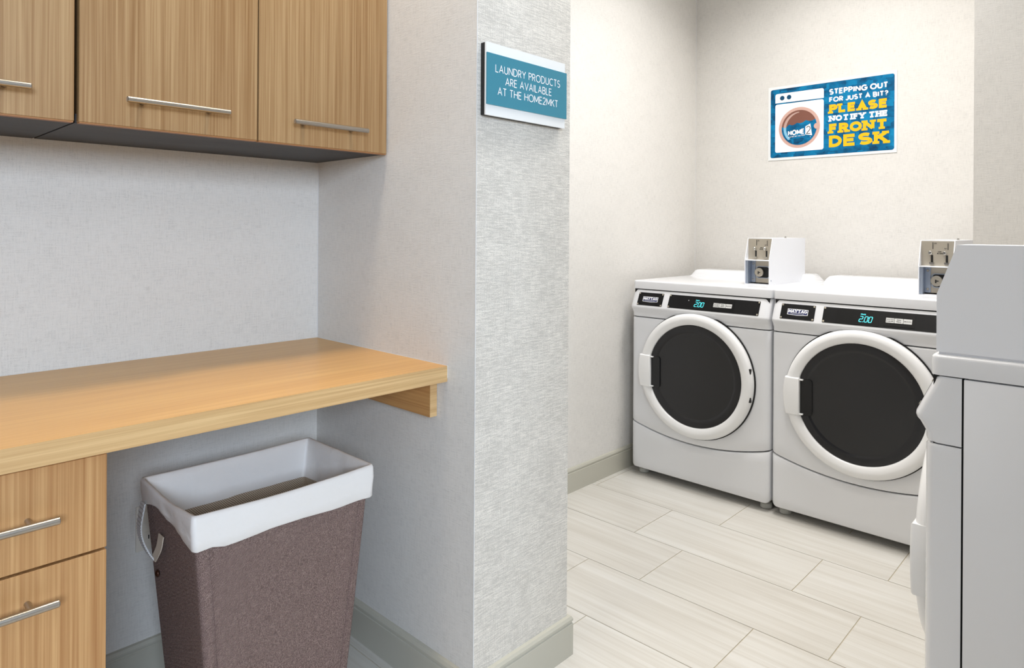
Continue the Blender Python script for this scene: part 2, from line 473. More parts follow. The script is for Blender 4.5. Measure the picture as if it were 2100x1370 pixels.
t = NT(_nt); t.bump(t.noise(t.map(t.coords(), (16, 16, 22)), 1, 3, 0.55), 0.35, 0.012, _b)
def mesh_cloth():
    m, nt, b = base_mat('beige_mesh_cloth', srgb(150, 134, 112), 0.8)
    t = NT(nt)
    sep = t.n('ShaderNodeSeparateXYZ'); t.l(t.coords(), sep.inputs[0])
    u = t.math('ADD', sep.outputs[0], sep.outputs[1])
    a = t.math('SINE', t.math('MULTIPLY', t.math('ADD', u, sep.outputs[2]), 1150)); c = t.math('SINE', t.math('MULTIPLY', t.math('SUBTRACT', u, sep.outputs[2]), 1150))
    t.l(t.ramp(t.math('MAXIMUM', a, c), [(0.25, srgb(110, 94, 78)), (0.8, srgb(214, 198, 176))]), b.inputs['Base Color'])
    return m
M['mesh'] = mesh_cloth()
M['strap'], _nt, _b = base_mat('ribbed_strap', srgb(196, 196, 196), 0.6)
M['strap_tab'], _, _ = base_mat('cream_tab', srgb(206, 194, 178), 0.6)
M['bronze'], _, _ = base_mat('bronze_stud', srgb(70, 42, 30), 0.35, 0.6)
M['outlet'], _, _ = base_mat('ivory_plate', srgb(222, 216, 204), 0.4)
M['pane'], _, _ = base_mat('bright_window_pane', srgb(220, 230, 240), 0.1, emit=(0.76, 0.87, 1.0, 1), es=1.0)
M['lamp_face'], _, _ = base_mat('lamp_diffuser', srgb(240, 240, 238), 0.6, emit=(1, 0.96, 0.9, 1), es=1.5)

# ------------------------------------------------------------------ the setting
XB = -1.900        # niche and laundry left wall
XP = -1.175        # partition end face
YR, YPE = 1.0816, 1.4309
YBK = 3.4446
XS, YS = -0.440, 2.700     # left end and front of the wall that closes the machine alcove
Y0, X1, XRL, YRL = -2.2, ADDED_WIN[0], 0.52, 0.50
floor = struct('floor', bx(XB - .15, X1 + .15, Y0 - .15, YBK + .15, -0.12, -0.0016), M['grout'])
struct('ceiling', bx(XB - .15, X1 + .15, Y0 - .15, YBK + .15, CEIL, CEIL + .1), M['paint_ceiling'])
struct('wall_left', bx(XB - .15, XB, Y0 - .15, YBK + .15, -0.004, CEIL), M['linen_room'])
struct('wall_back', bx(XB, XS + .14, YBK, YBK + .15, -0.004, CEIL), M['linen_room'])
wp = struct('wall_partition', bx(XB, XP, YR, YPE, 0.0, CEIL), M['linen_partition'])
wp.data.materials.append(M['linen_room'])
for p in wp.data.polygons:
    if abs(p.normal.x) < 0.5: p.material_index = 1
struct('wall_alcove', bx(XS, XRL, YS, YBK, 0.0, CEIL), M['linen_room'])
struct('wall_right', bx(XRL, XRL + .12, YRL, YBK + .15, 0.0, CEIL), M['linen_room'])  # near end stretched forward to shade the near machine from the fill light
struct('wall_side', bx(XRL + .12, X1, YRL, YRL + .12, 0.0, CEIL), M['dark_paint'])
struct('wall_front', bx(XB, X1 + .15, Y0 - .15, Y0, -0.004, CEIL), M['dark_paint'])
b = new_bm()
box(b, X1, X1 + .15, Y0, ADDED_WIN[1], -0.004, CEIL); box(b, X1, X1 + .15, ADDED_WIN[2], YRL + .12, -0.004, CEIL)
box(b, X1, X1 + .15, ADDED_WIN[1], ADDED_WIN[2], -0.004, ADDED_WIN[3]); box(b, X1, X1 + .15, ADDED_WIN[1], ADDED_WIN[2], ADDED_WIN[4], CEIL)
struct('wall_window', b, M['dark_paint'])
wf = new_bm()
for a in ((ADDED_WIN[1], ADDED_WIN[1] + .05), (ADDED_WIN[2] - .05, ADDED_WIN[2])):
    box(wf, X1 + .05, X1 + .10, a[0], a[1], ADDED_WIN[3], ADDED_WIN[4])
for a in ((ADDED_WIN[3], ADDED_WIN[3] + .05), (ADDED_WIN[4] - .05, ADDED_WIN[4])):
    box(wf, X1 + .05, X1 + .10, ADDED_WIN[1] + .05, ADDED_WIN[2] - .05, a[0], a[1])
added_win = struct('window_1', wf, M['trim_white'])  # added out of view to carry the cool fill light
obj('pane', bx(X1 + .072, X1 + .076, ADDED_WIN[1] + .05, ADDED_WIN[2] - .05, ADDED_WIN[3] + .05, ADDED_WIN[4] - .05), M['pane'], added_win)

# floor tiles, laid along x in a running bond
TW, TH, GR = 0.612, 0.286, 0.0030
full = None
row = 0
y = 2.761
k = 0
rows = []
while y > Y0 - TH:
    rows.append((y - TH, y, k % 2)); y -= TH; k += 1
y, k = 2.761, 1
while y < YBK:
    rows.append((y, y + TH, k % 2)); y += TH; k += 1
for ya, yb, odd in rows:
    xe = XRL if ya > YRL else X1
    x = (-1.250 if not odd else -1.462) - 3 * TW
    while x < xe:
        x0, x1 = max(x, XB) + GR / 2, min(x + TW, xe) - GR / 2
        y0, y1 = max(ya, Y0) + GR / 2, min(yb, YBK) - GR / 2
        if x1 - x0 > 0.01 and y1 - y0 > 0.01:
            clipped = x1 - x0 < TW - GR - 1e-4 or y1 - y0 < TH - GR - 1e-4
            cx, cy = (x0 + x1) / 2, (y0 + y1) / 2
            if not clipped and full:
                o = full.copy(); C.objects.link(o)
            else:
                o = obj('tile', bx(x0 - cx, x1 - cx, y0 - cy, y1 - cy, -0.008, 0.0), M['tile'], floor)
                if not clipped: full = o
            o.location = (cx, cy, 0)
        x += TW

# baseboards: a cap moulding over a flat board
BB = [(0, 0), (0.013, 0), (0.013, 0.086), (0.0105, 0.088), (0.0105, 0.091), (0.013, 0.0935), (0.013, 0.099), (0.009, 0.106), (0, 0.107)]
def baseboard(name, path, mat='base_paint'):
    """path of (x, y) wall points, room on the left-hand side of travel; mitred corners"""
    bm = bmesh.new()
    P = [Vector((p[0], p[1])) for p in path]
    secs = []
    for i, p in enumerate(P):
        d1 = (p - P[i - 1]).normalized() if i else None
        d2 = (P[i + 1] - p).normalized() if i < len(P) - 1 else None
        d1 = d1 or d2; d2 = d2 or d1
        n1 = Vector((-d1.y, d1.x)); n2 = Vector((-d2.y, d2.x))
        m = (n1 + n2).normalized(); m = m / m.dot(n1)
        secs.append([(p.x + m.x * t_, p.y + m.y * t_, z) for t_, z in BB])
    loft(bm, secs, True, True)
    bmesh.ops.recalc_face_normals(bm, faces=bm.faces)
    return struct(name, bm, M[mat])
baseboard('baseboard_left', [(XB, YBK), (XB, YPE)])
baseboard('baseboard_partition', [(XB, YPE), (XP, YPE), (XP, YR), (XB, YR)][0:4])
baseboard('baseboard_niche', [(XB, YR - 0.013), (XB, Y0)])
baseboard('baseboard_back', [(XS, YBK), (XB + .013, YBK)])
baseboard('baseboard_alcove', [(XRL, YS), (XS, YS)])
# slim corner bead on the near edge of the partition
struct('trim_1', bx(XP - .0008, XP + .0005, YR - .0006, YR + .0014, 0.107, CEIL), M['bead'])
# thin caulk line in the niche corner
struct('trim_2', bx(XB, XB + .0015, YR - .0015, YR, 0.835, CEIL), M['bead'])
struct('trim_3', bx(XB, XB + .0018, YBK - .0018, YBK, 0.107, CEIL), M['bead'])

# ------------------------------------------------------------------ ceiling lights (above the frame)
names = ['small square ceiling light above the oak counter', 'square ceiling light above the corner laundry machines', 'square ceiling light above the floor between partition and near machine']
for (lx, ly, sx, sy, pw, col), nm in zip(LAMPS, names):
    tl = thing('ceiling_light', nm, 'ceiling light', (lx, ly, CEIL))
    f = new_bm()
    for a in ((-sx / 2 - .02, -sx / 2, -sy / 2 - .02, sy / 2 + .02), (sx / 2, sx / 2 + .02, -sy / 2 - .02, sy / 2 + .02), (-sx / 2, sx / 2, -sy / 2 - .02, -sy / 2), (-sx / 2, sx / 2, sy / 2, sy / 2 + .02)):
        box(f, a[0], a[1], a[2], a[3], -0.018, 0.0)
    obj('frame', f, M['trim_white'], tl)
    obj('diffuser', bx(-sx / 2, sx / 2, -sy / 2, sy / 2, -0.010, 0.0), M['lamp_face'], tl)

# ------------------------------------------------------------------ upper cabinets
ZU, XUF = 1.3773, -1.5309
def upper_cabinet(label, y0, y1, doors):
    org = (XB, (y0 + y1) / 2, ZU)
    tc = thing('wall_cabinet', label, 'cabinet', org, group='oak wall cabinets over the counter')
    b = new_bm()
    xf = XUF - 0.020
    box(b, XB + .001, xf, y0 + .006, y0 + .020, ZU + .019, 2.10); box(b, XB + .001, xf, y1 - .020, y1 - .006, ZU + .019, 2.10)
    box(b, XB + .001, xf, y0 + .006, y1 - .006, 2.10, 2.12); box(b, XB + .001, XB + .012, y0 + .020, y1 - .020, ZU + .019, 2.10)
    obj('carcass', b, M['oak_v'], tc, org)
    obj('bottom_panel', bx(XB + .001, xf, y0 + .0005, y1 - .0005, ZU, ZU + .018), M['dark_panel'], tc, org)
    for (a, c, h0, h1) in doors:
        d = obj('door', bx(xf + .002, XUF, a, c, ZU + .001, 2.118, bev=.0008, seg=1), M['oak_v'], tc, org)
        rim = obj('edge_band', bx(xf + .0025, XUF - .0006, a + .001, c - .001, ZU - .0016, ZU + .0008), M['oak_rim'], d, org)
        obj('handle', bar_handle(new_bm(), (XUF + .030, h0, 1.4295), (XUF + .030, h1, 1.4295), (-.030, 0, 0)), M['steel'], d, org, smooth=40)
    return tc
upper_cabinet('oak wall cabinet with two doors, directly beside the partition', 0.3555, 1.0785, [(0.3580, 0.7140, .433, .639), (0.7170, 1.0760, .792, .998)])
upper_cabinet('oak wall cabinet cut off by the left edge of the picture', -0.0150, 0.3525, [(-0.0130, 0.3500, .071, .277)])

# ------------------------------------------------------------------ counter
XCF, ZC, ZCB = -1.2746, 0.8339, 0.7948
org = (XB, 0.3, ZCB)
ct = thing('countertop', 'long oak folding counter with a thick edge above the hamper', 'counter', org)
obj('slab', bx(XB + .001, XCF - .0012, -0.9, YR - .001, ZCB, ZC), M['oak_top'], ct, org)
obj('front_edge', bx(XCF - .0012, XCF, -0.9, YR - .001, ZCB, ZC - .0004), M['oak_edge'], ct, org)
br = obj('support_bracket', bx(XB + .002, -1.316, YR - .0225, YR - .001, 0.702, ZCB - .0005), M['oak_x'], ct, org)
obj('edge_band', bx(-1.316, -1.3148, YR - .0225, YR - .001, 0.702, ZCB - .0005), M['oak_edge'], br, org)
obj('caulk_line', bx(XB + .001, XCF + .0008, YR - .0013, YR - .0002, ZC - .030, ZC + .0008), M['bead'], ct, org)

# ------------------------------------------------------------------ drawer unit under the counter
XDF = -1.2946
org = (-1.6, 0.176, 0)
du = thing('drawer_cabinet', 'oak drawer unit with steel bar pulls under the counter', 'cabinet', org)
obj('carcass', bx(XB + .014, XDF - .019, 0.006, 0.346, 0.09, ZCB - .001), M['oak_dv'], du, org)
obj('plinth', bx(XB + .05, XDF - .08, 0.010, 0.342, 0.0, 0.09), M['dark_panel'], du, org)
for z0, z1, hz in ((0.6300, 0.7880, 0.7075), (0.1050, 0.6255, 0.5765)):
    d = obj('drawer', bx(XDF - .018, XDF, 0.007, 0.3465, z0, z1, bev=.0008, seg=1), M['oak_dv'], du, org)
    obj('handle', bar_handle(new_bm(), (XDF + .033, 0.070, hz), (XDF + .033, 0.273, hz), (-.033, 0, 0)), M['steel'], d, org, smooth=40)

# ------------------------------------------------------------------ outlet behind the hamper
org = (XB, 0.608, 0.398)
ou = thing('wall_outlet', 'ivory outlet plate low on the niche wall behind the hamper', 'outlet', org)
obj('plate', bx(XB, XB + .006, 0.573, 0.643, 0.340, 0.456, bev=.002), M['outlet'], ou, org, smooth=40)
for zz in (0.372, 0.424):
    s_ = obj('socket', bx(XB + .006, XB + .0078, 0.591, 0.625, zz - .015, zz + .015, bev=.0006, seg=1), M['outlet'], ou, org)
    for yy in (0.602, 0.614):
        obj('slot', bx(XB + .0076, XB + .0082, yy - .0012, yy + .0012, zz - .004, zz + .006), M['print_black'], s_, org)

# ------------------------------------------------------------------ laundry hamper
HC = Vector((-1.533, 0.7275, 0))
hm = thing('laundry_hamper', 'tapered brown woven hamper with a white liner folded over its rim', 'hamper', HC)
def hring(z, grow=0.0, r=0.012, n=10, dz=None, wob=0.0, seed=0):
    t_ = (0.60 - z) / 0.60
    hx = 0.150 - 0.030 * t_ + grow
    hy = 0.206 - 0.054 * t_ + grow
    pts = []
    corners = ((hx, -hy, -90), (hx, hy, 0), (-hx, hy, 90), (-hx, -hy, 180))
    sides = []
    for ci, (cx, cy, a) in enumerate(corners):
        ccx, ccy = cx - math.copysign(r, cx), cy - math.copysign(r, cy)
        for k in range(n + 1):
            q = math.radians(a + 90 * k / n)
            pts.append((ccx + r * math.cos(q), ccy + r * math.sin(q)))
        nx, ny, na = corners[(ci + 1) % 4]
        e = pts[-1]
        q = math.radians(na)
        f = (nx - math.copysign(r, nx) + r * math.cos(q), ny - math.copysign(r, ny) + r * math.sin(q))
        for k in range(1, 16):
            pts.append((e[0] + (f[0] - e[0]) * k / 16, e[1] + (f[1] - e[1]) * k / 16))
    out = []
    for i, (x, y) in enumerate(pts):
        a = math.atan2(y / hy, x / hx)
        w = wob * (math.sin(a * 7 + seed) * 0.5 + math.sin(a * 13 + 2 * seed) * 0.3 + math.sin(a * 23 + seed * 3) * 0.2)
        l = math.hypot(x, y)
        zz = z + (dz(x, y) if dz else 0)
        out.append((x + x / l * w, y + y / l * w, zz))
    return out
# the fabric bulges a touch at the middle of the faces
b = new_bm()
loft(b, [hring(z) for z in (0.004, 0.012, 0.12, 0.24, 0.36, 0.48, 0.575, 0.583)] + [hring(z, -.003) for z in (0.583, 0.40, 0.20, 0.02)], True, True)
obj('body', b, M['hamper'], hm, smooth=50)
def skirt(x, y):
    # the left end is pulled up a little by the strap, corners hang lower
    d = 0.0
    if y < -0.16: d += 0.020 * max(0.0, 1 - abs((x + 0.05) / 0.13)) + 0.006
    d += 0.004 * math.sin(y * 23 + x * 11) - 0.008 * min(1, (abs(x) / 0.15) ** 8) * min(1, (abs(y) / 0.2) ** 8)
    if x > 0.1: d -= 0.010 * math.cos(y * 6)
    return d
def sag(x, y):
    return -0.006 * math.cos(y / 0.21 * PI / 2) * (1 if x > 0 else 0.5) + (-0.010 * max(0, 1 - abs(x) / 0.14) if y < -0.18 else 0)
b = new_bm()
rings = [hring(0.534, .0075, .012, wob=.003, seed=1, dz=skirt), hring(0.536, .0095, .012, wob=.003, seed=1, dz=skirt),
         hring(0.552, .0080, .012, wob=.0028, seed=2, dz=lambda x, y: .5 * skirt(x, y)),
         hring(0.574, .0080, .011, wob=.0024, seed=2.4, dz=lambda x, y: .3 * skirt(x, y) + .5 * sag(x, y)),
         hring(0.594, .0060, .009, wob=.0015, seed=3, dz=sag), hring(0.6005, .0030, .008, wob=.001, seed=3, dz=sag), hring(0.601, -.0010, .007, wob=.001, seed=3, dz=sag),
         hring(0.598, -.0050, .006, wob=.0012, seed=3.5, dz=sag), hring(0.580, -.0085, .006, wob=.0022, seed=4), hring(0.550, -.0110, .007, wob=.004, seed=5), hring(0.525, -.0125, .008, wob=.0045, seed=5.5), hring(0.505, -.0135, .010, wob=.004, seed=6)]
loft(b, rings)
# gather creases that run down from the far right inside corner
obj('liner', b, M['liner'], hm, smooth=70)
b = new_bm()
loft(b, [hring(0.506, -.0140, .010, wob=.004, seed=6), hring(0.42, -.018, .012, wob=.006, seed=7), hring(0.25, -.020, .02, wob=.008, seed=8), hring(0.10, -.020, .02, wob=.006, seed=8)], close_top=True)
obj('mesh_bag', b, M['mesh'], hm, smooth=70)
# raised seam beside the near left edge
pts = []
for z in (0.535, 0.45, 0.36, 0.27, 0.18, 0.09, 0.012):
    t_ = (0.60 - z) / 0.60
    pts.append((0.150 - 0.030 * t_ + .0006, -(0.206 - 0.054 * t_) + 0.026, z))
obj('seam_piping', tube(new_bm(), pts, 0.0022, 8), M['hamper'], hm, smooth=60)
pts = [(x_, -y_, z_) if False else (0.150 - 0.030 * (0.6 - z_) / .6 + .0006, 0.206 - 0.054 * (0.6 - z_) / .6 - .024, z_) for x_, y_, z_ in pts]
obj('seam_piping', tube(new_bm(), pts, 0.0022, 8), M['hamper'], hm, smooth=60)
def ribbon(path, wid, thick, ribs=0):
    """a cloth band, its width lying along x, hanging outside the left end of the hamper"""
    bm = bmesh.new()
    P = [Vector(p) - HC for p in path]
    N = 44
    secs = []
    for i in range(N + 1):
        f = i / N * (len(P) - 1); j = min(int(f), len(P) - 2); g = f - j
        p0, p1, p2, p3 = P[max(j - 1, 0)], P[j], P[j + 1], P[min(j + 2, len(P) - 1)]
        secs.append(0.5 * ((2 * p1) + (p2 - p0) * g + (2 * p0 - 5 * p1 + 4 * p2 - p3) * g * g + (3 * p1 - p0 - 3 * p2 + p3) * g ** 3))
    rr = []
    s_ = Vector((1, 0, 0))
    for i, q in enumerate(secs):
        d = (secs[min(i + 1, N)] - secs[max(i - 1, 0)]).normalized()
        n = s_.cross(d).normalized()
        if n.y > 0: n = -n
        out = 0.0016 if ribs and i % 2 else 0.0
        rr.append([q + s_ * wid / 2, q + s_ * wid / 2 + n * (thick + out), q - s_ * wid / 2 + n * (thick + out), q - s_ * wid / 2])
    loft(bm, rr, True, True)
    bmesh.ops.recalc_face_normals(bm, faces=bm.faces)
    return bm
obj('strap', ribbon([(-1.648, .514, .556), (-1.646, .506, .510), (-1.640, .507, .482), (-1.626, .515, .455), (-1.612, .523, .440)], .026, .002, ribs=1), M['strap'], hm)
obj('strap_tab', ribbon([(-1.608, .522, .4385), (-1.592, .523, .456), (-1.578, .524, .476), (-1.566, .524, .505)], .028, .002), M['strap_tab'], hm)
bm_ = new_bm()
bmesh.ops.create_uvsphere(bm_, u_segments=16, v_segments=10, radius=0.008)
for v_ in bm_.verts: v_.co.y *= 0.6
bmesh.ops.translate(bm_, verts=bm_.verts, vec=(-0.090, -0.193, 0.398))
obj('stud', bm_, M['bronze'], hm, smooth=60)

# ------------------------------------------------------------------ sign on the partition
SY, SZ = 1.0940, 1.4480
org = (XP, SY + .147, SZ)
ps = thing('wall_sign', 'teal and white laundry products sign on the partition end', 'sign', org)
pl = Plane((XP, SY, SZ), (0, 1, 0), (0, 0, 1))
obj('backing', pl.slab([(0, -.001), (.290, -.001), (.290, .171), (0, .171)], 0.0008, .0150), M['sign_black'], ps, org)
obj('face', pl.slab([(-.001, -.002), (.2915, -.002), (.2915, .172), (-.001, .172)], .0150, .0195), M['sign_white'], ps, org)
tp = obj('name_panel', pl.slab([(0, .0235), (.2955, .0235), (.2955, .1465), (0, .1465)], .0195, .0225), M['teal'], ps, org)
for s_, a, c, v_ in (('LAUNDRY PRODUCTS', .027, .267, .1030), ('ARE AVAILABLE', .061, .233, .0760), ('AT THE HOME2MKT', .035, .259, .0490)):
    obj('lettering', pl.flat(text_polys(s_, .0195, .0021, c - a, track=.13, u0=a, v0=v_), .0229), M['print_white'], tp, org)

# ------------------------------------------------------------------ poster on the back wall
org = (-1.471, YBK, 1.549)
pt = thing('wall_poster', 'blue stepping out poster with a washing machine drawing on the back wall', 'poster', org)
pl = Plane((-1.471, YBK, 1.549), (1, 0, 0), (0, 0, 1))
obj('board', pl.slab([(-.003, -.003), (.609, -.003), (.609, .380), (-.003, .380)], 0.0005, .0030), M['sign_white'], pt, org)
bf = obj('blue_field', pl.flat([rrect(.009, .598, .0095, .366, .010)], .0033), M['blue'], pt, org)
md = obj('machine_drawing', pl.flat([rrect(.034, .279, .036, .287, .010), [(.034, .294), (.279, .2925)] + rrect(.034, .279, .290, .342, .010)[6:18]], .0036), M['print_white'], pt, org)
obj('knobs', pl.flat([circ(.070, .318, .0118, 24), circ(.1055, .3185, .0118, 24)], .0039), M['dk_blue'], md, org)
CU, CV, RO, RI = .1575, .1570, .1040, .0890
obj('ring', pl.flat([circ(CU, CV, RO, 64)], .0039), M['pink'], md, org)
obj('drum', pl.flat([circ(CU, CV, RI, 64)], .0042), M['brown'], md, org)
# water with a scalloped surface
wl = []
knots = [(CU - RI + .002, .166), (.107, .177), (.147, .182), (.192, .191), (CU + RI - .006, .1935)]
for (a, c), (e, f) in zip(knots, knots[1:]):
    for k in range(8):
        g = k / 8
        wl.append((a + (e - a) * g, c + (f - c) * g - .0075 * math.sin(PI * g)))
aR = math.degrees(math.asin((.1935 - CV) / RI)); aL = 180 - math.degrees(math.asin((.166 - CV) / RI))
water = wl + [(CU + RI * math.cos(math.radians(aR - (aR + 360 - aL) * k / 40)), CV + RI * math.sin(math.radians(aR - (aR + 360 - aL) * k / 40))) for k in range(41)]
obj('water', pl.flat([water], .0045), M['blue'], md, org)
hl = circ(CU + .004, CV, .080, 30, 100, 215) + circ(CU + .012, CV, .076, 30, 100, 215)[::-1]
up = [p for p in circ(CU + .002, CV - .001, .0815, 24, 92, 176)]; inn = [p for p in circ(CU + .013, CV - .001, .0785, 24, 98, 176)][::-1]
obj('highlight', pl.flat([up + inn], .0048), M['pale_pink'], md, org)
dn = [p for p in circ(CU + .002, CV - .001, .0815, 20, 176, 226)]; inn = [p for p in circ(CU + .013, CV - .001, .0785, 20, 176, 224)][::-1]
obj('highlight', pl.flat([dn + inn], .0048), M['pale_blue'], md, org)
obj('latch', pl.flat([circ(.2462, .1565, .0145, 24)], .0048), M['pink'], md, org)
obj('lettering', pl.flat(text_polys('HOME', .0275, .0062, .084, track=.10, u0=.1015, v0=.1180, rise=.055, wmul=.95), .0050), M['print_white'], md, org)
obj('lettering', pl.flat(text_polys('SUITES BY HILTON', .0060, .0013, .083, track=.22, u0=.104, v0=.1085, rise=.055), .0050), M['print_white'], md, org)
obj('door_mark', pl.flat([[(.1895, .1185), (.2235, .1110), (.2145, .1715), (.1895, .1590)], circ(.2150, .1045, .0016, 10)], .0050), M['print_white'], md, org)
obj('lettering', pl.flat(text_polys('2', .0400, .0034, .0220, u0=.1940, v0=.1205, rise=-.06), .0053), M['print_black'], md, org)
for s_, v_, h_, t_, sl, mt, tr in (('STEPPING OUT', .3030, .0290, .0068, 0, 'print_white', .07), ('FOR JUST A BIT?', .2660, .0255, .0060, 0, 'print_white', .07),
                               ('PLEASE', .2105, .0440, .0130, .0100, 'yellow', .15), ('NOTIFY THE', .1705, .0285, .0080, .0066, 'print_white', .12),
                               ('FRONT', .1115, .0475, .0142, .0105, 'yellow', .13), ('DESK', .0430, .0580, .0158, .0125, 'yellow', .10)):
    obj('lettering', pl.flat(text_polys(s_, h_, t_, .2665, track=tr, slab=sl, u0=.305, v0=v_), .0036), M[mt], bf, org)

# ------------------------------------------------------------------ laundry machines
MW = 0.686
def columns():
    """x positions and how far the rounded ends fall back"""
    xs = []
    for k in range(7):
        q = k / 6 * PI / 2
        xs.append((-.3415 + .034 * (1 - math.cos(q)), .018 * (1 - math.sin(q))))
    xs += [(-.3075 + .615 * k / 16, 0.0) for k in range(1, 16)]
    xs += [(-x, e) for x, e in xs[6::-1]]
    return xs
def panel(rows):
    """rows(x, end) -> list of (y, z) from the bottom up; ends wrap back to y = .053"""
    cols = columns()
    bm = bmesh.new()
    grid = []
    first = rows(cols[0][0])
    grid.append([(cols[0][0], .053, z) for y, z in first])
    for x, e in cols:
        grid.append([(x, min(y + e, .053), z) for y, z in rows(x)])
    grid.append([(cols[-1][0], .053, z) for y, z in rows(cols[-1][0])])
    V = [[bm.verts.new(p) for p in g] for g in grid]
    for a, c in zip(V, V[1:]):
        for k in range(len(a) - 1):
            bm.faces.new((a[k], c[k], c[k + 1], a[k + 1]))
    bmesh.ops.remove_doubles(bm, verts=bm.verts, dist=1e-5)
    bmesh.ops.recalc_face_normals(bm, faces=bm.faces)
    return bm
def arc_z(x): return .206 + .052 * (x / .3415) ** 2
YF = -.012                               # front panels stand this far in front of the lid edge
def front_rows(x):
    zb, zt = arc_z(x) + .002, .7585
    return [(.053, zb), (YF + .008, zb), (YF + .003, zb + .0015), (YF, zb + .006)] + [(YF, zb + (zt - zb) * k / 10) for k in range(1, 10)] + [(YF, zt - .006), (YF + .003, zt - .0015), (YF + .008, zt), (.053, zt)]
def lower_rows(x):
    zt = arc_z(x) - .002
    r = max(0.0, abs(x) - .3215); zb = .036 + (.020 - math.sqrt(max(0, .02 ** 2 - r * r)))
    return [(.053, zb), (YF + .008, zb), (YF + .003, zb + .0015), (YF, zb + .006)] + [(YF, zb + (zt - zb) * k / 5) for k in range(1, 5)] + [(YF, zt - .006), (YF + .003, zt - .0015), (YF + .008, zt), (.053, zt)]
CON = [(.053, .7615), (YF + .008, .7615), (YF + .002, .763), (YF, .768), (YF, .778), (YF - .004, .785), (-.0235, .798), (-.0285, .803), (-.0305, .809), (-.0295, .815), (.0005, .880), (.003, .8890), (.008, .8922), (.053, .8922)]
def console_rows(x): return CON
def lid_bm():
    b = new_bm()
    box(b, -.343, .343, 0.0, .668, .8945, .9335)
    es = [e for e in b.edges if abs(e.verts[0].co.x - e.verts[1].co.x) < 1e-6 and abs(e.verts[0].co.y - e.verts[1].co.y) < 1e-6]
    bmesh.ops.bevel(b, geom=es, offset=.016, segments=5, profile=.5, affect='EDGES')
    top = [e for e in b.edges if abs(e.verts[0].co.z - .9335) < 1e-6 and abs(e.verts[1].co.z - .9335) < 1e-6 and len(e.link_faces) == 2 and any(abs(f.normal.z) < .5 for f in e.link_faces)]
    bmesh.ops.bevel(b, geom=top, offset=.007, segments=4, profile=.5, affect='EDGES')
    return b
def ridge_bm():
    # raised back edge of the lid with sloping rounded ends
    b = new_bm()
    n = 28
    prof = []
    for k in range(n + 1):
        x = -.322 + .644 * k / n
        prof.append(x)
    xs = [-.325, -.318, -.311, -.304, -.297, -.290, -.280, 0, .280, .290, .297, .304, .311, .318, .325]
    hs = [0, .010, .020, .0275, .0325, .0345, .035, .035, .035, .0345, .0325, .0275, .020, .010, 0]
    secs = []
    for x, h in zip(xs, hs):
        z0 = .9325
        secs.append([(x, .500, z0), (x, .514, z0 + h * .35), (x, .527, z0 + h * .92), (x, .533, z0 + h), (x, .655, z0 + h), (x, .666, z0 + h * .8), (x, .667, z0)])
    V = [[b.verts.new(p) for p in s_] for s_ in secs]
    for a, c in zip(V, V[1:]):
        for k in range(len(a) - 1):
            b.faces.new((a[k], c[k], c[k + 1], a[k + 1]))
    bmesh.ops.remove_doubles(b, verts=b.verts, dist=1e-5)
    bmesh.ops.recalc_face_normals(b, faces=b.faces)
    return b
DRG = .2290
